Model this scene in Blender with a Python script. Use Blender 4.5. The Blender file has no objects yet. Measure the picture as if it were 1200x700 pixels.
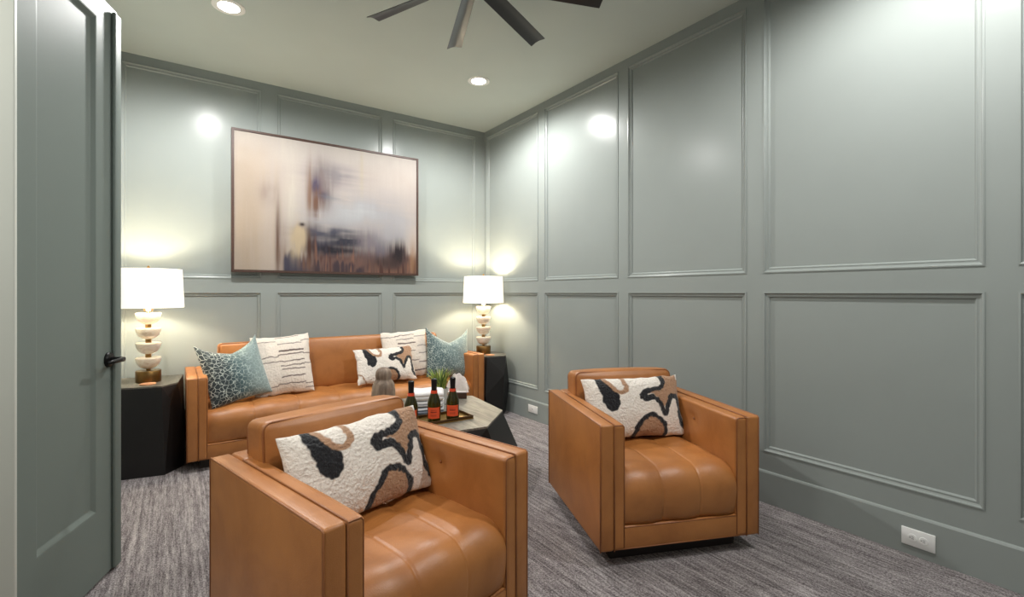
import bpy, bmesh, math, random
import numpy as np
from mathutils import Vector, Matrix

# ------------------------------------------------------------------ camera, world, exposure
S = bpy.context.scene
COL = S.collection
R = math.radians
cam = bpy.data.cameras.new('camera')
cam.sensor_width = 36.0
cam.lens = 36.0 * 562 / 1200
cam.shift_y = -7 / 1200
cam.clip_start = 0.05
camo = bpy.data.objects.new('camera', cam)
camo.location = (0, 0, 1.24)
camo.rotation_euler = (R(90), 0, R(-35))
COL.objects.link(camo)
S.camera = camo
W = bpy.data.worlds.new('world'); S.world = W; W.use_nodes = True
W.node_tree.nodes['Background'].inputs[0].default_value = (.75, .8, .85, 1)
W.node_tree.nodes['Background'].inputs[1].default_value = .3
vs = S.view_settings
vs.view_transform = 'Standard'; vs.look = 'None'; vs.gamma = 1; vs.use_curve_mapping = False
vs.exposure = 0.0
SPOT_W, DISC_E, LAMP_W, SHADE_E = 142, 18, 26, 0.85
HALL_W = 40

# ------------------------------------------------------------------ helpers
def lin(c):
    return tuple(((x / 255 + .055) / 1.055) ** 2.4 if x > 10 else x / 255 / 12.92 for x in c)

def tag(o, label=None, cat=None, group=None, kind=None):
    if label: o['label'] = label
    if cat: o['category'] = cat
    if group: o['group'] = group
    if kind: o['kind'] = kind
    return o

def empty(name, loc, rz=0, label=None, cat=None, group=None):
    o = bpy.data.objects.new(name, None); COL.objects.link(o)
    o.location = loc; o.rotation_euler = (0, 0, rz); o.empty_display_size = .1
    return tag(o, label, cat, group)

def link(name, bm, mat, parent=None, smooth=False, angle=None):
    me = bpy.data.meshes.new(name)
    bmesh.ops.recalc_face_normals(bm, faces=bm.faces)
    bm.to_mesh(me); bm.free()
    if smooth:
        me.polygons.foreach_set('use_smooth', [True] * len(me.polygons))
        if angle: me.set_sharp_from_angle(angle=R(angle))
    if mat: me.materials.append(mat)
    o = bpy.data.objects.new(name, me); COL.objects.link(o)
    if parent: o.parent = parent
    return o

def b_box(bm, lo, hi, bev=0, seg=2, mtx=None):
    lo = Vector(lo); hi = Vector(hi); c = (lo + hi) / 2; d = hi - lo
    r = bmesh.ops.create_cube(bm, size=1)
    vsx = r['verts']
    for v in vsx: v.co = Vector((c.x + v.co.x * d.x, c.y + v.co.y * d.y, c.z + v.co.z * d.z))
    if bev:
        es = list({e for v in vsx for e in v.link_edges})
        rr = bmesh.ops.bevel(bm, geom=es, offset=bev, segments=seg, profile=.5, affect='EDGES')
        vsx = list({v for f in rr['faces'] for v in f.verts} | {v for v in vsx if v.is_valid})
    if mtx:
        for v in vsx: v.co = mtx @ v.co
    return vsx

def box(name, lo, hi, mat, parent=None, bev=0, seg=2, mtx=None):
    bm = bmesh.new(); b_box(bm, lo, hi, bev, seg, mtx)
    return link(name, bm, mat, parent, smooth=bev > 0, angle=50 if bev else None)

def b_lathe(bm, prof, n=32, c=(0, 0, 0)):
    rings = []
    for r, z in prof:
        if r < 1e-6: rings.append([bm.verts.new((c[0], c[1], c[2] + z))])
        else: rings.append([bm.verts.new((c[0] + r * math.cos(2 * math.pi * i / n), c[1] + r * math.sin(2 * math.pi * i / n), c[2] + z)) for i in range(n)])
    for a, b in zip(rings, rings[1:]):
        for i in range(n):
            j = (i + 1) % n
            if len(a) == 1 and len(b) == 1: continue
            if len(a) == 1: bm.faces.new((a[0], b[j], b[i]))
            elif len(b) == 1: bm.faces.new((a[i], a[j], b[0]))
            else: bm.faces.new((a[i], a[j], b[j], b[i]))

def lathe(name, prof, mat, parent=None, n=32, c=(0, 0, 0), angle=40):
    bm = bmesh.new(); b_lathe(bm, prof, n, c)
    return link(name, bm, mat, parent, True, angle)

def b_tube(bm, pts, r, n=6, closed=False):
    pts = [Vector(p) for p in pts]; m = len(pts); rings = []
    nrm = None
    for i, p in enumerate(pts):
        if closed: t = (pts[(i + 1) % m] - pts[i - 1]).normalized()
        else: t = (pts[min(i + 1, m - 1)] - pts[max(i - 1, 0)]).normalized()
        if nrm is None:
            nrm = t.orthogonal().normalized()
        else:
            nrm = (nrm - t * nrm.dot(t))
            nrm = nrm.normalized() if nrm.length > 1e-6 else t.orthogonal().normalized()
        bn = t.cross(nrm)
        rr = r[i] if isinstance(r, (list, tuple)) else r
        rings.append([bm.verts.new(p + (nrm * math.cos(2 * math.pi * k / n) + bn * math.sin(2 * math.pi * k / n)) * rr) for k in range(n)])
    for i in range(m if closed else m - 1):
        a, b = rings[i], rings[(i + 1) % m]
        for k in range(n): bm.faces.new((a[k], a[(k + 1) % n], b[(k + 1) % n], b[k]))
    if not closed:
        bm.faces.new(rings[0][::-1]); bm.faces.new(rings[-1])

def tube(name, pts, r, mat, parent=None, n=6, closed=False):
    bm = bmesh.new(); b_tube(bm, pts, r, n, closed)
    return link(name, bm, mat, parent, True, 60)

def rounded_loop(c, a, b, r, n=4, ax=0):
    """rounded rectangle half-sizes a,b in a plane; ax: 0 -> xz plane, 1 -> yz plane, 2 -> xy plane"""
    out = []
    for sx, sy, a0 in ((1, 1, 0), (-1, 1, 90), (-1, -1, 180), (1, -1, 270)):
        for k in range(n + 1):
            t = R(a0 + 90 * k / n)
            u = sx * (a - r) + r * math.cos(t); v = sy * (b - r) + r * math.sin(t)
            out.append((c[0] + u, c[1], c[2] + v) if ax == 0 else (c[0], c[1] + u, c[2] + v) if ax == 1 else (c[0] + u, c[1] + v, c[2]))
    return out

def soft_box(name, c, size, r, mat, parent=None, res=14, fn=None, mtx=None):
    """rounded box grid with an optional displacement fn(p, n)->p on numpy arrays"""
    h = np.array(size) / 2
    r = np.minimum(r, h * .999)
    if np.isscalar(r) or r.ndim == 0: r = np.array([r] * 3)
    t = []
    bm = bmesh.new()
    def axis(k):
        e = np.array([0, .12, .3, .5, .72, 1.0]) * r[k]
        a = -h[k] + e
        mid = np.linspace(-h[k] + r[k], h[k] - r[k], res)[1:-1]
        return np.concatenate([a, mid, -a[::-1]])
    A = [axis(0), axis(1), axis(2)]
    V = {}
    def vert(q):
        key = tuple(np.round(q, 6))
        v = V.get(key)
        if v is None:
            q = np.array(q); cc = np.clip(q, -(h - r), h - r); d = (q - cc) / r
            L = np.linalg.norm(d)
            n = d / L if L > 1e-9 else d
            m = np.max(np.abs(d)) if L > 1e-9 else 0
            p = cc + n * r * (m if L > 1e-9 else 0)
            if fn is not None: p = np.array(fn(p, n))
            v = bm.verts.new(Vector(p)); V[key] = v
        return v
    for k in range(3):
        i, j = [(1, 2), (0, 2), (0, 1)][k]
        for s in (-1, 1):
            for a in range(len(A[i]) - 1):
                for b in range(len(A[j]) - 1):
                    qs = []
                    for (x, y) in ((a, b), (a + 1, b), (a + 1, b + 1), (a, b + 1)):
                        q = [0, 0, 0]; q[k] = s * h[k]; q[i] = A[i][x]; q[j] = A[j][y]; qs.append(vert(q))
                    if len(set(qs)) == 4: bm.faces.new(qs)
    M = Matrix.Translation(c)
    if mtx: M = mtx @ M
    bm.transform(M)
    return link(name, bm, mat, parent, True)

def copy_tree(o, parent=None):
    c = o.copy(); COL.objects.link(c)
    if parent: c.parent = parent
    for ch in list(o.children): copy_tree(ch, c)
    return c

# ------------------------------------------------------------------ materials
class NT:
    def __init__(s, name):
        s.m = bpy.data.materials.new(name); s.m.use_nodes = True
        s.t = s.m.node_tree; s.b = s.t.nodes['Principled BSDF']
    def n(s, typ, **kw):
        x = s.t.nodes.new(typ)
        for k, v in kw.items(): setattr(x, k, v)
        return x
    def l(s, a, b): s.t.links.new(a, b)
    def set(s, **kw):
        for k, v in kw.items():
            k = k.replace('_', ' ')
            s.b.inputs[k].default_value = (*v, 1) if isinstance(v, tuple) and len(v) == 3 else v
    def coord(s, scale=(1, 1, 1), kind='Object'):
        tc = s.n('ShaderNodeTexCoord'); mp = s.n('ShaderNodeMapping'); mp.inputs['Scale'].default_value = scale
        s.l(tc.outputs[kind], mp.inputs[0]); return mp.outputs[0]
    def noise(s, vec, scale, detail=4, rough=.6, dist=0):
        x = s.n('ShaderNodeTexNoise'); x.inputs['Scale'].default_value = scale; x.inputs['Detail'].default_value = detail
        x.inputs['Roughness'].default_value = rough; x.inputs['Distortion'].default_value = dist
        if vec is not None: s.l(vec, x.inputs['Vector'])
        return x.outputs['Fac']
    def ramp(s, fac, stops, interp='LINEAR'):
        x = s.n('ShaderNodeValToRGB'); e = x.color_ramp.elements; x.color_ramp.interpolation = interp
        e[0].position = stops[0][0]; e[0].color = (*stops[0][1], 1)
        e[1].position = stops[-1][0]; e[1].color = (*stops[-1][1], 1)
        for p, c in stops[1:-1]:
            q = e.new(p); q.color = (*c, 1)
        s.l(fac, x.inputs[0]); return x.outputs[0]
    def math(s, op, a, b=None):
        x = s.n('ShaderNodeMath'); x.operation = op
        for i, v in enumerate((a, b)):
            if v is None: continue
            if isinstance(v, (int, float)): x.inputs[i].default_value = v
            else: s.l(v, x.inputs[i])
        return x.outputs[0]
    def mix(s, fac, a, b, blend='MIX'):
        x = s.n('ShaderNodeMix'); x.data_type = 'RGBA'; x.blend_type = blend
        for i, v in ((0, fac), (6, a), (7, b)):
            if isinstance(v, (int, float)): x.inputs[i].default_value = v
            elif isinstance(v, tuple): x.inputs[i].default_value = (*v, 1)
            else: s.l(v, x.inputs[i])
        return x.outputs[2]
    def bump(s, h, strength=.3, dist=.01):
        x = s.n('ShaderNodeBump'); x.inputs['Strength'].default_value = strength; x.inputs['Distance'].default_value = dist
        s.l(h, x.inputs['Height']); s.l(x.outputs[0], s.b.inputs['Normal'])
    def attr(s, name, out='Color'):
        x = s.n('ShaderNodeAttribute'); x.attribute_name = name; return x.outputs[out]
    def base(s, o): s.l(o, s.b.inputs['Base Color'])

def m_plain(name, rgb, rough=.5, metal=0, var=.06, bump=0, scale=30, spec=.5):
    t = NT(name); c = lin(rgb)
    f = t.noise(t.coord(), scale)
    t.base(t.ramp(f, [(.3, tuple(x * (1 - var) for x in c)), (.7, tuple(min(1, x * (1 + var)) for x in c))]))
    t.set(Roughness=rough, Metallic=metal)
    t.b.inputs['Specular IOR Level'].default_value = spec
    if bump: t.bump(f, bump, .002)
    return t.m

def m_paint(name, rgb, rough):
    t = NT(name); c = lin(rgb)
    v = t.coord()
    f = t.noise(v, 2.0, 2)
    t.base(t.ramp(f, [(.3, tuple(x * .98 for x in c)), (.7, tuple(x * 1.02 for x in c))]))
    t.set(Roughness=rough); t.b.inputs['Specular IOR Level'].default_value = .14
    t.bump(t.noise(v, 140, 3), .05, .002)
    return t.m
PAINT = m_paint('sage_paint', (147, 153, 150), .24)
DOORP = m_paint('door_paint', (116, 126, 121), .52)
CEILP = m_paint('ceiling_paint', (186, 194, 188), .75)
HALLP = m_paint('hall_paint', (200, 203, 195), .5)

def m_carpet():
    t = NT('carpet_loops')
    st = t.noise(t.coord((1, .03, 1)), 48, 4, .75)
    md = t.noise(t.coord((1, .14, 1)), 80, 3, .7)
    g = t.noise(t.coord((1, .8, 1)), 140, 4, .9)
    a = t.math('ADD', t.math('MULTIPLY', st, .30), t.math('ADD', t.math('MULTIPLY', g, .58), t.math('MULTIPLY', md, .20)))
    c = t.ramp(a, [(.43, lin((68, 61, 62))), (.51, lin((132, 124, 125))), (.57, lin((178, 170, 170))), (.67, lin((236, 229, 227)))])
    t.base(c); t.set(Roughness=.95); t.b.inputs['Specular IOR Level'].default_value = .1
    t.bump(g, .9, .012)
    return t.m
CARPET = m_carpet()

def m_leather(name, rgb):
    t = NT(name); c = lin(rgb); v = t.coord()
    f = t.noise(v, 5, 5, .6, .6)
    g = t.noise(v, 1.7, 3)
    a = t.math('ADD', t.math('MULTIPLY', f, .6), t.math('MULTIPLY', g, .4))
    t.base(t.ramp(a, [(.32, tuple(x * k for x, k in zip(c, (.78, .72, .66)))), (.5, c), (.68, tuple(x * k for x, k in zip(c, (1.16, 1.2, 1.24))))]))
    t.set(Roughness=.42); t.b.inputs['Specular IOR Level'].default_value = .6
    vo = t.n('ShaderNodeTexVoronoi'); vo.inputs['Scale'].default_value = 260; t.l(v, vo.inputs['Vector'])
    h = t.math('ADD', t.math('MULTIPLY', vo.outputs['Distance'], .25), t.math('MULTIPLY', t.noise(v, 14, 4), 1.0))
    t.bump(h, .16, .008)
    return t.m
LEATHER = m_leather('tan_leather', (172, 110, 56))
PIPING = m_leather('tan_leather_piping', (148, 90, 46))
PLINTH = m_plain('dark_plinth', (34, 26, 22), .5)
BLACKWOOD = m_plain('black_wood', (20, 18, 18), .5, var=.15, scale=18, bump=.08)

def m_topwood(name, a, b, c, rough=.4, sc=(1, .12, 1), rotz=0):
    t = NT(name); tc = t.n('ShaderNodeTexCoord'); mp = t.n('ShaderNodeMapping'); mp.inputs['Scale'].default_value = sc
    mp.inputs['Rotation'].default_value = (0, 0, rotz)
    t.l(tc.outputs['Object'], mp.inputs[0]); v = mp.outputs[0]
    f = t.noise(v, 26, 6, .7, .8)
    t.base(t.ramp(f, [(.32, lin(a)), (.5, lin(b)), (.68, lin(c))])); t.set(Roughness=rough)
    t.bump(f, .12, .003)
    return t.m
GREYWOOD = m_topwood('grey_oak', (82, 78, 70), (122, 116, 106), (152, 145, 133), rotz=R(-35))
SIDETOP = m_topwood('side_table_oak', (72, 68, 60), (96, 92, 83), (116, 112, 103))
VASEWOOD = m_topwood('vase_wood', (86, 70, 58), (130, 110, 94), (160, 142, 124), .5, (1, 1, .12))
COASTERW = m_plain('coaster_wood', (188, 134, 98), .5)
BRASS = m_plain('antique_brass', (158, 122, 72), .32, 1, var=.12)
BRASSD = m_plain('brushed_brass', (128, 98, 58), .36, 1, var=.15)
TRAYG = m_plain('tray_gold', (176, 142, 78), .35, 1)
TRAYR = m_plain('tray_rim', (88, 62, 34), .4, .6)
BLACKM = m_plain('black_metal', (22, 22, 23), .35, .6)
FANM = m_plain('fan_blade_finish', (62, 60, 59), .3, .35, var=.04, scale=6)
WHITEP = m_plain('white_plastic', (232, 232, 230), .4, var=.01)
SLOTD = m_plain('slot_dark', (70, 70, 70), .6)
FRAMEW = m_plain('walnut_frame', (66, 43, 34), .5, var=.2, scale=40)
FOIL = m_plain('black_foil', (18, 20, 22), .35, .2)
LABELO = m_plain('orange_label', (226, 84, 44), .5, var=.04)
LABELT = m_plain('label_print', (150, 50, 26), .5)
BAND = m_plain('neck_band', (214, 74, 44), .45)
WHITETRIM = m_plain('white_trim', (235, 235, 230), .5, var=.01)

def m_glass():
    t = NT('bottle_glass')
    f = t.noise(t.coord(), 18, 2)
    t.base(t.ramp(f, [(.3, lin((40, 38, 12))), (.7, lin((74, 66, 20)))]))
    t.set(Roughness=.06); t.b.inputs['Transmission Weight'].default_value = .35; t.b.inputs['IOR'].default_value = 1.5
    return t.m
GLASS = m_glass()

def m_alabaster():
    t = NT('alabaster')
    f = t.noise(t.coord((1, 1, 2.5)), 14, 5, .6, 1.2)
    t.base(t.ramp(f, [(.3, lin((214, 196, 176))), (.5, lin((236, 224, 208))), (.7, lin((246, 240, 230)))]))
    t.set(Roughness=.35)
    t.b.inputs['Subsurface Weight'].default_value = .15; t.b.inputs['Subsurface Radius'].default_value = (.02, .015, .01)
    return t.m
ALAB = m_alabaster()

def m_emit(name, rgb, e, weave=False):
    t = NT(name)
    t.set(Base_Color=lin((240, 236, 226)), Roughness=.8)
    t.b.inputs['Emission Color'].default_value = (*lin(rgb), 1)
    t.b.inputs['Emission Strength'].default_value = e
    if weave: t.bump(t.noise(t.coord((1, 1, 4)), 220, 2), .1, .001)
    return t.m
SHADE = m_emit('linen_shade', (255, 243, 222), SHADE_E, True)
DISC = m_emit('downlight_lens', (255, 252, 244), DISC_E)
BULB = m_emit('lamp_bulb', (255, 226, 180), 8)

def m_col(name, rough=.9, nscale=120, bump=.5, dist=.006, sheen=.3, streak=None, amp=.12):
    """printed / woven colour carried by the mesh, with procedural fibre grain"""
    t = NT(name); c = t.attr('Col'); v = t.coord()
    f = t.noise(v, nscale, 4, .7)
    k = t.math('ADD', t.math('MULTIPLY', f, amp * 2), 1 - amp)
    cmb = t.n('ShaderNodeCombineXYZ')
    for i in range(3): t.l(k, cmb.inputs[i])
    t.base(t.mix(1.0, c, cmb.outputs[0], 'MULTIPLY'))
    t.set(Roughness=rough); t.b.inputs['Sheen Weight'].default_value = sheen
    t.b.inputs['Specular IOR Level'].default_value = .15
    t.bump(f, bump, dist)
    return t.m
TUFT = m_col('tufted_wool', nscale=75, bump=.9, dist=.012)
WEAVE = m_col('woven_cotton', nscale=160, bump=.4, dist=.004)
CANVAS = m_col('painted_canvas', .75, 90, .1, .002, 0, amp=.05)
TOWELM = m_col('towel_cotton', nscale=180, bump=.4, dist=.004)

def m_teal(name, u0, u1, cell):
    t = NT(name); pc = t.attr('pc', 'Vector')
    mp = t.n('ShaderNodeMapping'); mp.inputs['Scale'].default_value = (1, 1, 1); t.l(pc, mp.inputs[0])
    nz = t.n('ShaderNodeTexNoise'); nz.inputs['Scale'].default_value = 5; nz.inputs['Detail'].default_value = 3; t.l(mp.outputs[0], nz.inputs['Vector'])
    mv = t.n('ShaderNodeMix'); mv.data_type = 'VECTOR'; mv.inputs[0].default_value = .12
    t.l(mp.outputs[0], mv.inputs[4]); t.l(nz.outputs['Color'], mv.inputs[5])
    vo = t.n('ShaderNodeTexVoronoi'); vo.feature = 'DISTANCE_TO_EDGE'; vo.inputs['Scale'].default_value = cell
    t.l(mv.outputs[1], vo.inputs['Vector'])
    edge = t.ramp(vo.outputs['Distance'], [(.02, (1, 1, 1)), (.09, (0, 0, 0))])
    br = t.noise(pc, 4.5, 3)
    edge = t.mix(1.0, edge, t.ramp(br, [(.38, (.15, .15, .15)), (.56, (1, 1, 1))]), 'MULTIPLY')
    sx = t.n('ShaderNodeSeparateXYZ'); t.l(pc, sx.inputs[0])
    mr = t.n('ShaderNodeMapRange'); t.l(t.math('ADD', sx.outputs[0], t.math('MULTIPLY', br, .5)), mr.inputs[0])
    mr.inputs[1].default_value = u0 + .25; mr.inputs[2].default_value = u1 + .25
    ground = t.ramp(mr.outputs[0], [(0, lin((30, 46, 50))), (.45, lin((62, 88, 92))), (1, lin((126, 144, 142)))])
    line = t.ramp(mr.outputs[0], [(0, lin((206, 214, 204))), (1, lin((158, 176, 174)))])
    t.base(t.mix(edge, ground, line))
    t.set(Roughness=.7); t.b.inputs['Sheen Weight'].default_value = .5
    t.bump(t.math('ADD', edge, t.noise(pc, 40, 3)), .3, .004)
    return t.m
TEAL_L = m_teal('teal_leopard_velvet_dark', -.45, .55, 9)
TEAL_R = m_teal('teal_leopard_velvet_pale', -2.0, 1.3, 12)

# ------------------------------------------------------------------ room shell
XL, XR, YB, YF, ZC = -.465, 2.873, 4.64, -.65, 3.05
def struct(o): o['kind'] = 'structure'; return o
struct(box('floor', (XL - 1.6, YF - .1, -.12), (XR + .12, YB + .12, 0), CARPET))
struct(box('ceiling', (XL - 1.6, YF - .1, ZC), (XR + .12, YB + .12, ZC + .12), CEILP))

PROF = [(-.003, .018), (-.003, .0215), (.003, .0225), (.006, .0205), (.008, .015), (.015, .0115), (.021, .0115), (.0225, .0125), (.025, .0115), (.031, .0045), (.033, .0)]
def frame_molding(bm, P, a0, a1, z0, z1):
    rings = []
    for (s, h) in PROF:
        rings.append([bm.verts.new(P(a, z, h)) for a, z in ((a0 + s, z0 + s), (a1 - s, z0 + s), (a1 - s, z1 - s), (a0 + s, z1 - s))])
    for a, b in zip(rings, rings[1:]):
        for i in range(4): bm.faces.new((a[i], a[(i + 1) % 4], b[(i + 1) % 4], b[i]))

def pbox(name, P, a0, a1, z0, z1, h0, h1, mat, parent):
    bm = bmesh.new()
    v = [bm.verts.new(P(a, z, h)) for h in (h0, h1) for a, z in ((a0, z0), (a1, z0), (a1, z1), (a0, z1))]
    for f in ((0, 1, 2, 3), (4, 5, 6, 7), (0, 1, 5, 4), (1, 2, 6, 5), (2, 3, 7, 6), (3, 0, 4, 7)): bm.faces.new([v[i] for i in f])
    return link(name, bm, mat, parent)

def panelled(wall, P, A0, A1, spans, side):
    """stiles, rails, panels and mitred mouldings on a wall; P maps (along, height, out) to the world"""
    ed = [A0] + [x for s in spans for x in s] + [A1]
    for i in range(0, len(ed), 2):
        if ed[i + 1] - ed[i] > .005: pbox('stile', P, ed[i], ed[i + 1], .19, ZC, 0, .018, PAINT, wall)
    for a0, a1 in spans:
        for z0, z1 in ((.19, .303), (1.24, 1.358), (2.98, ZC)): pbox('rail', P, a0, a1, z0, z1, 0, .018, PAINT, wall)
        for z0, z1 in ((.303, 1.24), (1.358, 2.98)):
            pbox('panel', P, a0 + .03, a1 - .03, z0 + .03, z1 - .03, 0, .003, PAINT, wall)
            bm = bmesh.new(); frame_molding(bm, P, a0, a1, z0, z1)
            link('panel_molding', bm, PAINT, wall, True, 25)
    bb = bmesh.new()
    prof = [(0, 0), (.030, 0), (.030, .178), (.026, .186), (.020, .190), (0, .190)]
    rg = [[bb.verts.new(P(a, z, h)) for h, z in prof] for a in (A0, A1)]
    for i in range(len(prof)):
        j = (i + 1) % len(prof); bb.faces.new((rg[0][i], rg[0][j], rg[1][j], rg[1][i]))
    bb.faces.new(rg[0]); bb.faces.new(rg[1][::-1])
    struct(link('baseboard_' + side, bb, PAINT))

wr = struct(box('wall_right', (XR, YF, 0), (XR + .12, YB + .12, ZC), PAINT))
panelled(wr, lambda a, z, h: (XR - h, a, z), YF, YB - .018,
         [(-.52, .42), (.527, 1.473), (1.582, 2.515), (2.62, 3.539), (3.643, 4.571)], 'right')
wb = struct(box('wall_back', (XL - .12, YB, 0), (XR, YB + .12, ZC), PAINT))
panelled(wb, lambda a, z, h: (a, YB - h, z), XL, XR - .0185, [(-.339, .601), (.722, 1.668), (1.782, 2.736)], 'back')
wf = struct(box('wall_front', (XL - .12, YF - .1, 0), (XR + .12, YF, ZC), PAINT))
panelled(wf, lambda a, z, h: (a, YF + h, z), XL, XR - .0185, [(-.339, .601), (.722, 1.668), (1.782, 2.736)], 'front')
# left wall with the doorway (opening y .90 .. 2.19, z 0 .. 2.53)
bm = bmesh.new()
b_box(bm, (XL - .12, YF, 0), (XL, .90, ZC)); b_box(bm, (XL - .12, 2.19, 0), (XL, YB, ZC)); b_box(bm, (XL - .12, .90, 2.53), (XL, 2.19, ZC))
wl = struct(link('wall_left', bm, PAINT))
panelled(wl, lambda a, z, h: (XL + h, a, z), 2.30, YB - .0185, [(2.50, 3.45), (3.57, 4.52)], 'left')
# door casing: the hinge-side post shows as the pale strip at the left edge of the photo
t1 = struct(box('trim_1', (XL - .14, 2.135, 0), (-.4165, 2.165, 2.56), HALLP, bev=.004))
t2 = struct(box('trim_2', (XL - .14, .84, 0), (XL + .02, .93, 2.56), HALLP, bev=.004))
t3 = struct(box('trim_3', (XL - .14, .84, 2.53), (XL + .02, 2.165, 2.62), HALLP, bev=.004))
# hall outside the doorway
struct(box('wall_hall', (XL - 1.6, YF - .1, 0), (XL - 1.5, 3.2, ZC), HALLP))
struct(box('wall_hall_end', (XL - 1.5, 3.1, 0), (XL - .12, 3.2, ZC), HALLP))
struct(box('wall_hall_start', (XL - 1.5, YF - .1, 0), (XL - .12, YF, ZC), HALLP))

# ------------------------------------------------------------------ door leaf (open, 160 degrees)
DW, DT, DH = .672, .042, 2.51
dr = empty('door_1', (-.22 - .342 * DW, 2.815 - .94 * DW, 0), math.atan2(.94, .342), 'sage green panelled door leaf standing open at the left', 'door')
dr['kind'] = 'structure'
# local: x from hinge (0) to free edge (DW), y: -y faces the room (toward camera side)
SW = .165; px0, px1, pz0, pz1 = .145, DW - .161, .308, 2.41
bm = bmesh.new()
for lo, hi in (((0, 0, .012), (px0, DT, DH)), ((px1, 0, .012), (DW, DT, DH)), ((px0, 0, .012), (px1, DT, pz0)), ((px0, 0, pz1), (px1, DT, DH))):
    b_box(bm, lo, hi)
link('door_frame', bm, DOORP, dr)
box('door_panel', (px0, .012, pz0), (px1, DT - .012, pz1), DOORP, dr)
bm = bmesh.new()
for (s0, y0), (s1, y1) in (((0, 0), (.006, .001)), ((.006, .001), (.022, .011)), ((.022, .011), (.026, .012))):
    a = [bm.verts.new((x, y0, z)) for x, z in ((px0 + s0, pz0 + s0), (px1 - s0, pz0 + s0), (px1 - s0, pz1 - s0), (px0 + s0, pz1 - s0))]
    b = [bm.verts.new((x, y1, z)) for x, z in ((px0 + s1, pz0 + s1), (px1 - s1, pz0 + s1), (px1 - s1, pz1 - s1), (px0 + s1, pz1 - s1))]
    for i in range(4): bm.faces.new((a[i], a[(i + 1) % 4], b[(i + 1) % 4], b[i]))
link('panel_molding', bm, DOORP, dr)
box('astragal', (DW - .05, -.016, .012), (DW + .004, -.0005, DH - .02), DOORP, dr, .006)
hz = .945; hx = DW - .075
bm = bmesh.new(); b_lathe(bm, [(0, .0), (.033, .0), (.033, .006), (.028, .012), (.012, .014), (.011, .055), (.010, .062), (0, .062)], 24)
bm.transform(Matrix.Translation((hx, 0, hz)) @ Matrix.Rotation(R(90), 4, 'X'))
hd = link('door_handle', bm, BLACKM, dr, True, 40)
bm = bmesh.new(); b_tube(bm, [(hx + .006, -.056, hz), (hx - .03, -.058, hz), (hx - .07, -.056, hz - .001), (hx - .115, -.052, hz - .002)], [.0095, .0095, .009, .008], 10)
link('lever', bm, BLACKM, hd, True)
for z in (.25, 1.25, 2.3):
    bm = bmesh.new(); b_lathe(bm, [(0, 0), (.008, 0), (.008, .1), (0, .1)], 10, (-.004, -.004, z)); link('hinge', bm, BLACKM, dr, True, 40)

# ------------------------------------------------------------------ ceiling downlights
DL = [(.272, 3.516, 'recessed round downlight in the ceiling, left of the fan above the painting'),
      (2.119, 3.523, 'recessed round downlight in the ceiling near the back right corner'),
      (2.119, .56, 'recessed round downlight by the right wall, toward the front of the room'),
      (.272, .56, 'recessed round downlight by the doorway, toward the front of the room')]
for i, (x, y, lab) in enumerate(DL):
    d = empty('downlight', (x, y, ZC), 0, lab, 'ceiling light')
    lathe('trim_ring', [(.062, -.001), (.062, -.004), (.088, -.006), (.094, -.003), (.094, 0)], WHITETRIM, d)
    lathe('lens', [(0, -.0025), (.063, -.0025), (.063, -.0005), (0, -.0005)], DISC, d)
    L = bpy.data.lights.new('downlight_lamp', 'SPOT'); L.energy = SPOT_W * (.94, .86, .82, .24)[i]; L.spot_size = R(176); L.spot_blend = .5
    L.shadow_soft_size = .04; L.color = (1, .99, .965)
    lo = bpy.data.objects.new('downlight_lamp', L); COL.objects.link(lo); lo.parent = d; lo.location = (0, 0, -.07)
L = bpy.data.lights.new('hall_fill_light', 'AREA'); L.energy = HALL_W; L.size = .5; L.color = (1, .97, .92)  # added fill light without a fixture, brightens the room through the doorway
lo = bpy.data.objects.new('hall_fill_light', L); COL.objects.link(lo); lo.location = (XL - .85, 1.5, ZC - .02)

# ------------------------------------------------------------------ ceiling fan
FX, FY, FZ, FR = 1.2, 2.04, 2.785, .692
fan = empty('ceiling_fan', (FX, FY, ZC), 0, 'dark eight-bladed ceiling fan hanging at the top of the room', 'ceiling fan')
lathe('canopy', [(0, 0), (.07, 0), (.07, -.03), (.05, -.055), (.0, -.055)], BLACKM, fan)
lathe('downrod', [(.0, -.05), (.014, -.05), (.014, -.19), (0, -.19)], BLACKM, fan, 16)
lathe('motor_housing', [(0, -.18), (.05, -.18), (.105, -.205), (.11, -.225), (.11, -.285), (.095, -.305), (.05, -.32), (0, -.322)], BLACKM, fan)
for k in range(8):
    bm = bmesh.new(); rows = []
    for i, s in enumerate(np.linspace(0, 1, 9)):
        r = .095 + (FR - .095) * s
        w = .040 + .008 * s; tw = -R(24 - 10 * s)
        row = []
        for j, u in enumerate(np.linspace(-1, 1, 7)):
            cz = .012 * (1 - u * u)
            row.append((r, u * w * math.cos(tw) - cz * math.sin(tw), u * w * math.sin(tw) + cz * math.cos(tw)))
        rows.append(row)
    T = [[bm.verts.new(p) for p in r] for r in rows]; B = [[bm.verts.new((p[0], p[1], p[2] - (.007 if 0 < j < 6 else .003))) for j, p in enumerate(r)] for r in rows]
    for i in range(8):
        for j in range(6):
            bm.faces.new((T[i][j], T[i + 1][j], T[i + 1][j + 1], T[i][j + 1])); bm.faces.new((B[i][j], B[i][j + 1], B[i + 1][j + 1], B[i + 1][j]))
        for j in (0, 6): bm.faces.new((T[i][j], B[i][j], B[i + 1][j], T[i + 1][j]))
    for i in (0, 8):
        for j in range(6): bm.faces.new((T[i][j], T[i][j + 1], B[i][j + 1], B[i][j]))
    bm.transform(Matrix.Rotation(2.004 - k * math.pi / 4, 4, 'Z'))
    b = link('blade', bm, FANM, fan, True, 40); b.location = (0, 0, FZ - ZC)

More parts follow.
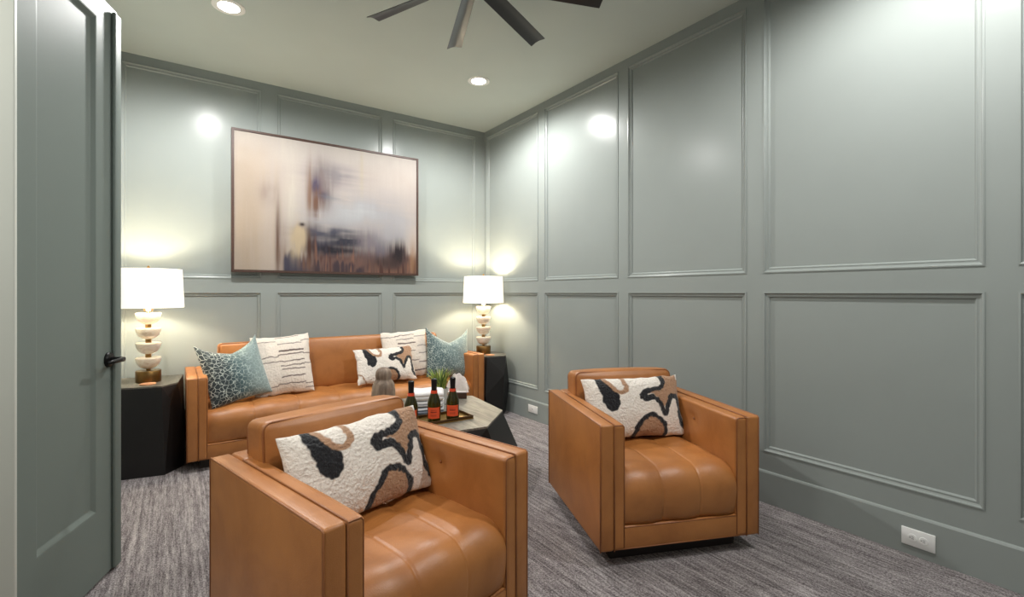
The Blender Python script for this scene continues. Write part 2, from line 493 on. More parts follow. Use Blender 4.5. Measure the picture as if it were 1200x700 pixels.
# ------------------------------------------------------------------ painting
def vnoise(nx, ny, cx, cy, rng):
    g = rng.random((cy + 2, cx + 2)); x = np.linspace(0, cx, nx); y = np.linspace(0, cy, ny)
    xi = x.astype(int); yi = y.astype(int); fx = x - xi; fy = y - yi
    fx = fx * fx * (3 - 2 * fx); fy = fy * fy * (3 - 2 * fy)
    a = g[np.ix_(yi, xi)]; b = g[np.ix_(yi, xi + 1)]; c = g[np.ix_(yi + 1, xi)]; d = g[np.ix_(yi + 1, xi + 1)]
    return (a * (1 - fx) + b * fx) * (1 - fy)[:, None] + (c * (1 - fx) + d * fx) * fy[:, None]

def painting():
    x0, x1, z0, z1 = .373, 2.028, 1.412, 2.607
    yb = YB - .0275
    p = empty('painting', ((x0 + x1) / 2, yb, z0), 0, 'large abstract painting in a thin dark wood frame hung above the sofa', 'painting')
    w, h = x1 - x0, z1 - z0; fw = .017; D = .05
    for nm, lo, hi in (('l', (-w / 2, -D, 0), (-w / 2 + fw, 0, h)), ('r', (w / 2 - fw, -D, 0), (w / 2, 0, h)), ('b', (-w / 2 + fw, -D, 0), (w / 2 - fw, 0, fw)), ('t', (-w / 2 + fw, -D, h - fw), (w / 2 - fw, 0, h))):
        box('frame_rail', lo, hi, FRAMEW, p)
    nx, ny = 260, 180
    rng = np.random.default_rng(5)
    s, t = np.meshgrid(np.linspace(0, 1, nx), np.linspace(0, 1, ny))
    st = (vnoise(nx, ny, 90, 3, rng) - .5) * .6 + (vnoise(nx, ny, 40, 4, rng) - .5) * .7 + (vnoise(nx, ny, 160, 9, rng) - .5) * .5
    bl = (vnoise(nx, ny, 9, 7, rng) - .5) + (vnoise(nx, ny, 22, 16, rng) - .5) * .5
    hz_ = (vnoise(nx, ny, 5, 36, rng) - .5) + (vnoise(nx, ny, 12, 70, rng) - .5) * .6
    def C(*c): return np.array(lin(c))
    img = np.zeros((ny, nx, 3)) + C(232, 214, 202)
    def lay(col, m):
        nonlocal img
        m = np.clip(m, 0, 1)[..., None]; img = img * (1 - m) + C(*col) * m
    def G(cs, ct, rs, rt, k=1.0, ns=.0, nb=.0, nh=.0):
        d = ((s - cs) / rs) ** 2 + ((t - ct) / rt) ** 2
        return k * np.exp(-d) * (1 + ns * st + nb * bl + nh * hz_)
    def sm(x, a, b):
        u = np.clip((x - a) / (b - a), 0, 1); return u * u * (3 - 2 * u)
    lay((226, 200, 172), sm(.36 - s + .1 * st, 0, .3) * .75)
    lay((238, 228, 220), sm(t + .1 * bl, .7, 1) * .5)
    lay((206, 178, 146), G(.05, .2, .07, .5, .6, .8))
    lay((246, 232, 212), G(.27, .6, .05, .5, .5, 1.2))
    lay((238, 218, 184), G(.655, .78, .010, .26, .8))
    lay((196, 192, 198), G(.74, .5, .30, .17, 1.0, .1, .9, .3))
    lay((218, 218, 222), G(.60, .47, .19, .11, 1.0, .1, 1, .5))
    lay((174, 164, 170), G(.50, .76, .15, .09, .9, .3, .9, .8))
    lay((160, 142, 142), G(.43, .66, .07, .22, .85, 1.0, .8))
    lay((92, 88, 128), G(.395, .67, .024, .055, 1.2, .6, 1))
    lay((104, 96, 120), G(.43, .60, .03, .03, .8, .6, 1))
    lay((146, 98, 72), G(.405, .50, .03, .16, .9, 1.6, .6))
    lay((166, 122, 92), G(.365, .6, .014, .22, .8, 1))
    lay((178, 150, 140), G(.16, .57, .04, .08, .7, .8, 1))
    lay((140, 150, 164), G(.5, .59, .08, .02, .7, 0, .5, 1.2))
    lay((210, 208, 212), G(.46, .40, .15, .06, .9, .2, .8, .8))
    low = sm(.27 + .09 * st + .10 * bl - t, 0, .15) * sm(s + .05 * st, .30, .42)
    lay((138, 92, 80), low * .95)
    lay((110, 108, 128), G(.46, .31, .14, .055, 1.3, .2, 1.2, .7))
    lay((66, 68, 86), G(.56, .255, .14, .055, 1.4, .25, 1.2, .5))
    lay((92, 88, 108), G(.42, .20, .10, .06, 1.1, .8, .9))
    lay((58, 54, 66), G(.52, .17, .16, .045, 1.2, .4, 1.2, .4))
    lay((78, 66, 80), low * sm(bl + st * .8, .08, .4) * .85)
    lay((190, 124, 88), low * sm(st - bl * .6, .10, .45) * .7)
    lay((108, 60, 46), low * sm(-st - bl * .3, .14, .45) * .8)
    lay((156, 140, 152), G(.70, .26, .08, .10, .9, 1.2, .6))
    lay((140, 130, 146), G(.78, .20, .04, .10, .8, 1.2, .6))
    lay((200, 196, 202), G(.85, .36, .1, .12, .9, .8, .8))
    lay((62, 52, 58), G(.88, .15, .05, .10, 1.2, 1.0, .9))
    lay((92, 70, 66), G(.80, .08, .09, .06, 1.0, 1.2, .8))
    lay((214, 152, 96), G(.975, .12, .018, .15, 1.0, .6))
    lay((132, 92, 70), G(.205, .2, .013, .30, 1.1, .6))
    lay((160, 118, 92), G(.228, .12, .02, .2, .9, 1))
    lay((84, 80, 104), sm(s, .222, .24) * sm(.40 - s, 0, .06) * sm(.16 + .08 * st + .06 * bl - t, 0, .07))
    lay((236, 206, 158), G(.305, .24, .040, .13, .85, 1.6, 2.2))
    lay((104, 64, 48), G(.368, .16, .020, .16, 1.0, 1.4))
    lay((150, 100, 70), G(.345, .06, .03, .06, .9, 1.2, .8))
    lay((84, 66, 64), G(.325, .36, .014, .014, 1.0, .5, 1))
    img *= (1 + .05 * st[..., None] + .04 * bl[..., None])
    img = img * .48; g_ = img.mean(-1, keepdims=True); img = np.clip(g_ + (img - g_) * .72, 0, 1)
    W2, H2 = w - 2 * fw - .006, h - 2 * fw - .006
    vv = np.stack([(s - .5) * W2, np.full_like(s, -.042), t * H2 + fw + .003], -1).reshape(-1, 3)
    idx = np.arange(nx * ny).reshape(ny, nx)
    ff = np.stack([idx[:-1, :-1], idx[:-1, 1:], idx[1:, 1:], idx[1:, :-1]], -1).reshape(-1, 4)
    me = bpy.data.meshes.new('canvas'); me.from_pydata(vv.tolist(), [], ff.tolist())
    ca = me.color_attributes.new('Col', 'FLOAT_COLOR', 'POINT')
    ca.data.foreach_set('color', np.concatenate([img.reshape(-1, 3), np.ones((nx * ny, 1))], 1).astype(np.float32).ravel())
    me.materials.append(CANVAS)
    o = bpy.data.objects.new('canvas', me); COL.objects.link(o); o.parent = p
    box('stretcher', (-w / 2 + fw, -.041, fw), (w / 2 - fw, -.002, h - fw), FRAMEW, p)
painting()

# ------------------------------------------------------------------ upholstery
def seat_profile(dep, z0, zt):
    """side profile (y, z) of a seat cushion: back top -> front crest -> front bottom"""
    pts = []
    yb, yf = dep / 2, -dep / 2
    r = .085
    for k in range(14): pts.append((yb + (yf + r - yb) * k / 13, zt))
    for k in range(1, 9):
        t = R(90 * k / 8); pts.append((yf + r - r * math.sin(t), zt - r + r * math.cos(t)))
    for k in range(1, 7): pts.append((yf, zt - r + (z0 - zt + r) * k / 6))
    return pts

def seat_cushion(name, w, yf, yb, z0, zt, seams, rows, parent, bulge=.03):
    dep = yb - yf; prof = seat_profile(dep, z0, zt); yc = (yb + yf) / 2
    n = len(prof); P = np.array(prof)
    T = np.gradient(P, axis=0); N = np.stack([T[:, 1], -T[:, 0]], 1); N /= np.linalg.norm(N, axis=1)[:, None]
    arc = np.concatenate([[0], np.cumsum(np.linalg.norm(np.diff(P, axis=0), axis=1))]); 
    xs = sorted(set(list(np.linspace(-w / 2, w / 2, max(30, int(w / .02)))) + [q + d for q in seams for d in (-.012, -.004, 0, .004, .012)]))
    bm = bmesh.new(); G = []
    for x in xs:
        row = []
        u = abs(x) / (w / 2)
        for k in range(n):
            side = (1 - u ** 8) 
            edge = min(1, (arc[-1] - arc[k]) / .10) ** .5 if arc[-1] > arc[k] else 0
            b = bulge * side * (.35 + .65 * edge) - .018 * u ** 10
            for q in seams:
                b -= .0035 * math.exp(-((x - q) / .005) ** 2) + .004 * math.exp(-((x - q) / .05) ** 2)
            for q in rows:
                dy = P[k, 0] + yc - q
                if k < 14: b -= .003 * math.exp(-(dy / .03) ** 2)
                for sx in seams:
                    b -= .014 * math.exp(-(((x - sx) ** 2 + dy ** 2) / .035 ** 2)) if k < 16 else 0
            b += .003 * math.sin(x * 31 + P[k, 0] * 17)
            y = P[k, 0] + yc + N[k, 0] * b; z = P[k, 1] + N[k, 1] * b
            row.append(bm.verts.new((x, y, z)))
        row.append(bm.verts.new((x, yb, z0)))
        G.append(row)
    m = n + 1
    for a, b in zip(G, G[1:]):
        for k in range(m): bm.faces.new((a[k], a[(k + 1) % m], b[(k + 1) % m], b[k]))
    bm.faces.new(G[0]); bm.faces.new(G[-1][::-1])
    return link(name, bm, LEATHER, parent, True, 70)

def upholstered(root, W_, D_, T_, back_h, seat_seams, seat_rows, back_splits, arm_y):
    """shared construction of the armchairs and the sofa; local front is -y, floor z=0"""
    B = .075; AO, AP = .068, .054; hw, hd = W_ / 2, D_ / 2
    box('plinth', (-hw + .08, -hd + .08, 0), (hw - .08, hd - .08, B + .005), PLINTH, root)
    fb = .12
    for s in (-1, 1):
        x0, x1 = sorted((s * hw, s * (hw - AO)))
        a = box('arm', (x0, -hd, B), (x1, hd, T_), LEATHER, root, .012, 3)
        bm = bmesh.new()
        xo = s * (hw - .002); xi = s * (hw - AO)
        b_tube(bm, [(xo, -hd + .004, B), (xo, -hd + .003, T_ - .008), (xo, -hd + .01, T_ - .002), (xo, hd - .01, T_ - .002), (xo, hd - .003, T_ - .008), (xo, hd - .003, B)], .0035)
        b_tube(bm, [(xi, -hd + .002, B), (xi, -hd + .002, T_ - .004), (xi, -hd + .006, T_), (xi, hd - .12, T_)], .003)
        link('piping', bm, PIPING, a, True)
        # padded inner arm, rounded over the top, with button dimples on the inner face
        px = s * (hw - AO - AP / 2)
        bz = .545 - (B + T_) / 2
        def fn(p, n, s=s):
            p = np.array(p)
            if n[0] * s < -.5:
                for yy in arm_y:
                    d2 = ((p[1] - yy) / .035) ** 2 + ((p[2] - bz) / .035) ** 2
                    p[0] += s * (.020 * math.exp(-d2) + .006 * math.exp(-d2 / 5))
                p[0] -= s * .006 * (1 - (p[1] / (hd - .05)) ** 4)
            return p
        h0 = B
        pad = soft_box('arm_pad', (px + s * .005, -.054, (h0 + T_ - .003) / 2), (AP + .010, D_ - .113, T_ - .003 - h0), .017, LEATHER, root, 22, fn)
        bm = bmesh.new(); zz = T_ - .004
        c0 = -.054 - (D_ - .113) / 2
        qx = px + s * .005; ya = c0 + .0045; hwid = AP / 2; rr_ = .012; zt_ = zz - .003
        arc = [(qx + hwid, ya, h0 + .01)]
        for k in range(7):
            t = R(90 * k / 6); arc.append((qx + hwid - rr_ + rr_ * math.cos(t), ya, zt_ - rr_ + rr_ * math.sin(t)))
        for k in range(7):
            t = R(90 + 90 * k / 6); arc.append((qx - hwid + rr_ + rr_ * math.cos(t), ya, zt_ - rr_ + rr_ * math.sin(t)))
        arc.append((qx - hwid, ya, h0 + .01))
        b_tube(bm, arc, .003)
        link('piping', bm, PIPING, pad, True)
        for yy in arm_y:
            bm = bmesh.new(); b_lathe(bm, [(0, 0), (.006, 0), (.005, .003), (0, .004)], 12)
            bm.transform(Matrix.Translation((px - s * (AP / 2 - .014), yy - .054, (h0 + T_) / 2 + bz)) @ Matrix.Rotation(-s * R(90), 4, 'Y'))
            link('button', bm, PIPING, pad, True)
    # back shell and front rail
    bk = box('back_shell', (-hw + AO, hd - fb, B), (hw - AO, hd, T_), LEATHER, root, .012, 3)
    iw = W_ - 2 * AO - 2 * AP
    box('front_rail', (-hw + AO, -hd + .006, B), (hw - AO, -hd + .10, B + .105), LEATHER, root, .010, 3)
    fr = root.children[-1]
    bm = bmesh.new(); b_tube(bm, [(-hw + AO, -hd + .008, B + .1), (hw - AO, -hd + .008, B + .1)], .003); b_tube(bm, [(-hw + AO, -hd + .008, B + .004), (hw - AO, -hd + .008, B + .004)], .003)
    link('piping', bm, PIPING, fr, True)
    seat = seat_cushion('seat_cushion', W_ - 2 * AO - .004, -hd + .022, hd - fb - .0, B + .11, .395, seat_seams, seat_rows, root)
    # back cushions standing above the shell
    n = len(back_splits) - 1
    for i in range(n):
        a, b = back_splits[i], back_splits[i + 1]
        cw = b - a - .004; z0 = .40; th = .15
        M = Matrix.Translation(((a + b) / 2, hd - fb - .03, z0)) @ Matrix.Rotation(R(-5), 4, 'X')
        def fn(p, n_):
            p = np.array(p)
            k = (1 - (p[0] / (cw / 2)) ** 4) * (1 - (2 * p[2] / (back_h - z0)) ** 4)
            if n_[1] < -.3: p[1] -= .022 * max(k, 0)
            if n_[2] > .5: p[2] += .008 * (1 - (p[0] / (cw / 2)) ** 2)
            return p
        c = soft_box('back_cushion', (0, 0, (back_h - z0) / 2), (cw, th, back_h - z0), .03, LEATHER, root, 16, fn, M)
        H2 = (back_h - z0) / 2
        bm = bmesh.new()
        for yy in (-th / 2 + .008, th / 2 - .008):
            lp = rounded_loop((0, yy, H2), cw / 2 - .006, H2 - .006, .032, 4)
            lp = [(x, y, z + (.008 * (1 - (x / (cw / 2)) ** 2) if z > H2 else 0)) for x, y, z in lp]
            # subdivide the top run so that it follows the crown
            b_tube(bm, lp, .004, 6, True)
        bm.transform(M)
        link('piping', bm, PIPING, c, True)

CW, CD, CT = .813, .818, .646
chairs = []
c1 = empty('armchair', (.593, 1.744, 0), R(14.2), 'tan leather armchair in the near left foreground, back toward the coffee table', 'armchair', 'tan leather armchairs facing the camera side')
upholstered(c1, CW, CD, CT, .775, (-.095, .095), (-.02, .17), (-CW / 2 + .10, CW / 2 - .10), (.02,))
c2 = copy_tree(c1); c2.location = (2.083, 1.743, 0); c2.rotation_euler[2] = R(-23)
c2['label'] = 'tan leather armchair standing alone by the right panelled wall'
SX0, SX1, SYF, SYB = .058, 2.435, 3.945, 4.600
sf = empty('sofa', ((SX0 + SX1) / 2, (SYF + SYB) / 2, 0), 0, 'long tan leather sofa against the back wall under the painting', 'sofa')
SW_ = SX1 - SX0
upholstered(sf, SW_, SYB - SYF, .65, .835, (-.78, -.47, -.157, .157, .47, .78), (.0,), (-SW_ / 2 + .21, SW_ / 2 - .27), (-.02,))

# ------------------------------------------------------------------ pillows
def sdf_poly(px, py, poly):
    inside = np.zeros(px.shape, bool); d = np.full(px.shape, 9.0)
    n = len(poly)
    for i in range(n):
        (x0, y0), (x1, y1) = poly[i], poly[(i + 1) % n]
        ex, ey = x1 - x0, y1 - y0; wx, wy = px - x0, py - y0
        t = np.clip((wx * ex + wy * ey) / (ex * ex + ey * ey + 1e-12), 0, 1)
        d = np.minimum(d, np.hypot(wx - t * ex, wy - t * ey))
        c = ((y0 > py) != (y1 > py)) & (px < (x1 - x0) * (py - y0) / (y1 - y0 + 1e-12) + x0)
        inside ^= c
    return np.where(inside, -d, d)
def sdf_line(px, py, pts):
    d = np.full(px.shape, 9.0)
    for (x0, y0), (x1, y1) in zip(pts, pts[1:]):
        ex, ey = x1 - x0, y1 - y0; wx, wy = px - x0, py - y0
        t = np.clip((wx * ex + wy * ey) / (ex * ex + ey * ey + 1e-12), 0, 1)
        d = np.minimum(d, np.hypot(wx - t * ex, wy - t * ey))
    return d
def spline(pts, k=6, closed=False):
    out = []; n = len(pts)
    rng = range(n if closed else n - 1)
    for i in rng:
        g = lambda j: pts[j % n] if closed else pts[min(max(j, 0), n - 1)]
        p0, p1, p2, p3 = map(np.array, (g(i - 1), g(i), g(i + 1), g(i + 2)))
        for t in np.linspace(0, 1, k, endpoint=False):
            out.append(tuple(.5 * ((2 * p1) + (-p0 + p2) * t + (2 * p0 - 5 * p1 + 4 * p2 - p3) * t * t + (-p0 + 3 * p1 - 3 * p2 + p3) * t ** 3)))
    if not closed: out.append(tuple(pts[-1]))
    return out

def pillow(name, w, h, th, mat, loc, yaw, tilt, roll, label, cat='pillow', group=None, paint=None, dip=0, ears=.0, pinch=.05, nx=70, ny=50, seed=1, sag=0, warp=None):
    rng = np.random.default_rng(seed)
    u, v = np.meshgrid(np.linspace(-1, 1, nx), np.linspace(-1, 1, ny))
    nz = (vnoise(nx, ny, 7, 5, rng) - .5)
    nf = (vnoise(nx, ny, nx // 2, ny // 2, rng) - .5)
    V = []; 
    jx = vnoise(nx, ny, 11, 9, rng); jz = vnoise(nx, ny, 13, 8, rng)
    base = np.clip((1 - np.abs(u) ** 2.4) * (1 - np.abs(v) ** 2.4), 0, 1) ** .55
    for side in (1, -1):
        X = u * w / 2 * (1 - pinch * (1 - v ** 2) * np.abs(u) ** 2)
        Z = v * h / 2 * (1 - pinch * (1 - u ** 2) * np.abs(v) ** 2)
        Z = Z - dip * h * np.clip(1 - np.abs(u * 1.0 - .06) ** 1.15, 0, 1) * np.clip((v + .25) / 1.25, 0, 1) ** 1.6
        Z = Z + ears * h * np.abs(u) ** 5 * np.clip(v, 0, 1) ** 3
        Y = -side * (th / 2 * base * (1 - .25 * dip * 4 * np.exp(-(u / .35) ** 2) * np.clip(v, 0, 1)) + .006 * nz * base)
        Z = Z - sag * (1 - v) / 2 * 0
        if paint is not None: Y = Y - side * .004 * nf * (base > .02)
        if paint is not None: X = X + .010 * (jx - .5); Z = Z + .010 * (jz - .5)
        V.append(np.stack([X, Y, Z], -1))
    idx = np.arange(nx * ny).reshape(ny, nx)
    q = np.stack([idx[:-1, :-1], idx[:-1, 1:], idx[1:, 1:], idx[1:, :-1]], -1).reshape(-1, 4)
    faces = np.concatenate([q, q[:, ::-1] + nx * ny])
    co = np.concatenate([V[0].reshape(-1, 3), V[1].reshape(-1, 3)])
    # weld the seam
    border = np.concatenate([idx[0], idx[-1], idx[:, 0], idx[:, -1]])
    mp = np.arange(2 * nx * ny); mp[border + nx * ny] = border
    faces = mp[faces]
    me = bpy.data.meshes.new(name); me.from_pydata(co.tolist(), [], faces.tolist())
    if paint is not None:
        c = paint(u, v, rng).reshape(-1, 3)
        c2_ = np.concatenate([c, np.tile(np.array(lin((222, 212, 200))), (nx * ny, 1))])
        ca = me.color_attributes.new('Col', 'FLOAT_COLOR', 'POINT')
        ca.data.foreach_set('color', np.concatenate([c2_, np.ones((len(c2_), 1))], 1).astype(np.float32).ravel())
    at = me.attributes.new('pc', 'FLOAT_VECTOR', 'POINT')
    uv = np.stack([u, v * h / w, u * 0], -1).reshape(-1, 3)
    at.data.foreach_set('vector', np.concatenate([uv, uv + [3, 0, 2]]).astype(np.float32).ravel())
    me.polygons.foreach_set('use_smooth', [True] * len(me.polygons))
    me.materials.append(mat)
    me.validate()
    o = bpy.data.objects.new(name, me); COL.objects.link(o)
    o.matrix_world = Matrix.Translation(loc) @ Matrix.Rotation(yaw, 4, 'Z') @ Matrix.Rotation(-tilt, 4, 'X') @ Matrix.Rotation(roll, 4, 'Y')
    return tag(o, label, cat, group)

CREAM, BLK, TAN = (243, 233, 223), (34, 34, 38), (178, 138, 108)
def lumbar_paint(arch=.0, loop=0.0):
    def f(u, v, rng):
        asp = .6
        ny, nx = u.shape
        j = (vnoise(nx, ny, 40, 26, rng) - .5) * .035
        x, y = u + j, v * asp + j[::-1]
        S_ = lambda pts: [(a, b * asp) for a, b in pts]
        img = np.zeros(u.shape + (3,)) + np.array(lin(CREAM))
        def lay(col, d, e=.018):
            nonlocal img
            m = np.clip(.5 - d / e, 0, 1)[..., None]; img = img * (1 - m) + np.array(lin(col)) * m
        # tan field right of the black squiggle
        lay(TAN, sdf_poly(x, y, S_(spline([(.6, 1.1), (.62, .72), (.5, .5), (.22, .42), (.42, .28), (.52, -.1), (.7, .2), (.86, .3), (.93, .0), (1.1, .2), (1.1, .8), (.98, 1.1)], 5, True))))
        lay((240, 234, 228), sdf_poly(x, y, S_([(.93, 1.1), (.97, .86), (1.1, .8), (1.1, 1.1)])))
        sq = S_(spline([(.57, 1.1), (.62, .74), (.5, .56), (.3, .48), (.12, .42), (.14, .22), (.32, .26), (.44, .1), (.5, -.2), (.56, -.28), (.64, .0), (.74, .26), (.88, .24), (.92, -.1), (.9, -.5), (.96, -.74), (1.1, -.7)], 7))
        lay(BLK, sdf_line(x, y, sq) - .052)
        lay(BLK, np.hypot(x - .13, y - .33 * asp) - .085)
        # teardrop
        lay(BLK, sdf_poly(x, y, S_(spline([(-.74, 1.06), (-.62, 1.06), (-.5, .72), (-.36, .36), (-.38, .02), (-.52, -.14), (-.66, .06), (-.72, .5)], 6, True))))
        # tan loop
        lay(TAN, sdf_line(x, y, S_(spline([(-.6, 1.1), (-.5, .74), (-.38, .5), (-.24, .48), (-.17, .68), (-.22, .98)], 6))) - .042)
        # arch at the lower edge with tan under it
        a = S_(spline([(arch - .36, -1.1), (arch - .24, -.66), (arch - .02, -.32), (arch + .2, -.42), (arch + .32, -.78), (arch + .26, -1.1)], 7))
        lay(TAN, sdf_poly(x, y, a))
        lay(BLK, sdf_line(x, y, a) - .045)
        lay(TAN, sdf_line(x, y, S_(spline([(-1.05, -.35), (-.86, -.6), (-.72, -1.05)], 6))) - .02)
        return img
    return f
LW, LH = .59, .34
def in_chair(c, lx, ly, z):
    t = c.rotation_euler[2]; return Vector((c.location.x + math.cos(t) * lx - math.sin(t) * ly, c.location.y + math.sin(t) * lx + math.cos(t) * ly, z))
G_L = 'cream lumbar pillows with black and tan shapes'
pillow('lumbar_pillow', LW, LH, .13, TUFT, in_chair(c1, .008, .075, .590), R(14.2), R(24), R(-1.5), 'cream tufted lumbar pillow with black and tan shapes on the near armchair', group=G_L, paint=lumbar_paint(.22), nx=190, ny=120, seed=3)
pillow('lumbar_pillow', LW, LH, .13, TUFT, in_chair(c2, .005, .095, .592), R(-23), R(20), R(0), 'cream tufted lumbar pillow with black and tan shapes on the armchair by the right wall', group=G_L, paint=lumbar_paint(.2), nx=190, ny=120, seed=4)
pillow('lumbar_pillow', LW * .93, LH * .93, .12, TUFT, (1.535, 4.16, .595), R(3), R(22), R(0), 'cream lumbar pillow with black and tan shapes on the sofa before a striped pillow', group=G_L, paint=lumbar_paint(.02), nx=170, ny=110, seed=5)

def stripe_paint(strokes):
    def f(u, v, rng):
        ny, nx = u.shape
        j = (vnoise(nx, ny, 30, 20, rng) - .5) * .02
        img = np.zeros(u.shape + (3,)) + np.array(lin((230, 218, 206))) * (1 + .06 * (vnoise(nx, ny, 5, 40, rng) - .5))[..., None]
        for x0, x1, y, r in strokes:
            d = sdf_line(u, v + j, [(x0, y), (x1, y + .01)]) - r
            m = np.clip(.5 - d / .02, 0, 1)[..., None]; img = img * (1 - m) + np.array(lin((96, 78, 74))) * m
        return img
    return f
ST = [(-1, -.2, .78, .012), (-.2, .62, .93, .012), (-.12, .7, .66, .014), (.7, 1, .74, .012), (-1, -.15, .23, .013), (-.1, .74, .40, .028), (-.15, .74, .28, .018), (.75, 1, .26, .013),
      (-1, -.1, .06, .013), (-.1, .74, .05, .016), (.75, 1, -.06, .013), (-.08, .72, -.10, .016), (-.05, .74, -.22, .016), (-.08, .74, -.45, .017), (-1, -.2, -.76, .013), (-.2, .72, -.70, .015), (.72, 1, -.74, .013), (.7, 1, -.88, .013)]
ST2 = [(-1, -.45, .76, .013), (-.45, .35, .80, .018), (-.45, .3, .62, .014), (-.4, .35, .44, .026), (.35, 1, .72, .013), (.45, 1, .28, .014), (.45, 1, -.02, .014), (-1, -.4, .3, .013), (-.4, .3, .1, .016), (.4, 1, -.4, .02), (-.3, .4, -.3, .015), (-1, -.4, -.3, .013), (.1, 1, -.74, .026)]
G_S = 'cream woven pillows with thin dark stripes'
pillow('striped_pillow', .44, .49, .15, WEAVE, (.708, 4.255, .655), R(-6), R(18), R(-4), 'square cream pillow with thin dark stripes, second from the left on the sofa', group=G_S, paint=stripe_paint(ST), nx=120, ny=120, seed=7)
pillow('striped_pillow', .47, .45, .13, WEAVE, (1.785, 4.295, .655), R(4), R(14), R(-2), 'square cream striped pillow standing behind the lumbar pillow on the sofa', group=G_S, paint=stripe_paint(ST2), nx=110, ny=110, seed=8)
G_T = 'teal patterned velvet pillows at the sofa ends'
pillow('velvet_pillow', .43, .45, .16, TEAL_L, (.365, 4.17, .640), R(12), R(20), R(-9), 'dark teal velvet pillow with pale leopard pattern at the left end of the sofa', group=G_T, dip=.16, ears=.08, nx=80, ny=80, seed=9)
pillow('velvet_pillow', .43, .45, .15, TEAL_R, (2.175, 4.205, .642), R(-10), R(16), R(3), 'slate teal velvet pillow with V-shaped top at the right end of the sofa', group=G_T, dip=.24, ears=.08, nx=80, ny=80, seed=10)

# ------------------------------------------------------------------ faceted tables
def facet_table(name, loc, top, mid, bot, zt, tt, topmat, label, cat, group=None):
    t = empty(name, loc, 0, label, cat, group)
    bm = bmesh.new()
    for ring in (top, mid, bot):
        for x, y, z in ring: bm.verts.new((x, y, z))
    r = bmesh.ops.convex_hull(bm, input=bm.verts)
    bmesh.ops.delete(bm, geom=[g for g in r['geom_interior'] + r['geom_unused'] if isinstance(g, bmesh.types.BMVert)], context='VERTS')
    link('table_body', bm, BLACKWOOD, t)
    bm = bmesh.new()
    lo = [bm.verts.new((x, y, zt - tt)) for x, y, _ in top]; hi = [bm.verts.new((x, y, zt)) for x, y, _ in top]
    n = len(top)
    for i in range(n): bm.faces.new((lo[i], lo[(i + 1) % n], hi[(i + 1) % n], hi[i]))
    bm.faces.new(hi); bm.faces.new(lo[::-1])
    link('table_top', bm, topmat, t)
    return t
ZT = .42
cx, cy = 1.42, 3.0
tp = [(1.00, 2.56), (1.56, 2.491), (1.862, 2.773), (1.929, 3.299), (1.62, 3.53), (1.08, 3.50), (.86, 3.12)]
top = [(x - cx, y - cy, ZT - .012) for x, y in tp]
midp = [(.90, 2.70, .16), (1.30, 2.46, .20), (1.70, 2.56, .14), (2.08, 2.90, .10), (2.05, 3.30, .16), (1.66, 3.60, .14), (1.0, 3.58, .18), (.76, 3.1, .15)]
botp = [(1.05, 2.66, 0), (1.62, 2.62, 0), (2.0, 2.92, 0), (1.95, 3.3, 0), (1.6, 3.5, 0), (1.05, 3.45, 0), (.85, 3.05, 0)]
facet_table('coffee_table', (cx, cy, 0), top, [(x - cx, y - cy, z) for x, y, z in midp], [(x - cx, y - cy, z) for x, y, z in botp], ZT, .012, GREYWOOD,
            'low faceted coffee table with grey wood top and black sides', 'coffee table')
ZS = .605
G_ST = 'black faceted side tables flanking the sofa'
def ring(pts, z): return [(x, y, z) for x, y in pts]
facet_table('side_table', (-.19, 4.315, 0), ring([(-.25, -.20), (.11, -.285), (.20, -.18), (.235, .2), (-.24, .25)], ZS - .01),
            [(.160, -.262, .50), (.243, -.14, .30), (-.252, .0, .3)], ring([(-.25, -.215), (.126, -.295), (.235, -.15), (.22, .22), (-.24, .22)], 0),
            ZS, .010, SIDETOP, 'black faceted side table left of the sofa, partly behind the open door', 'side table', G_ST)
facet_table('side_table', (2.65, 4.25, 0), ring([(-.19, -.05), (-.125, -.215), (.075, -.25), (.175, -.10), (.12, .25), (-.15, .24)], ZS - .01),
            [(-.165, -.25, .22), (.03, -.285, .42), (.19, -.14, .30), (.20, .1, .2), (-.2, .1, .3)], ring([(-.165, -.03), (-.105, -.22), (.06, -.22), (.16, -.12), (.12, .2), (-.13, .2)], 0),
            ZS, .010, SIDETOP, 'black faceted side table in the right corner beside the sofa', 'side table', G_ST)

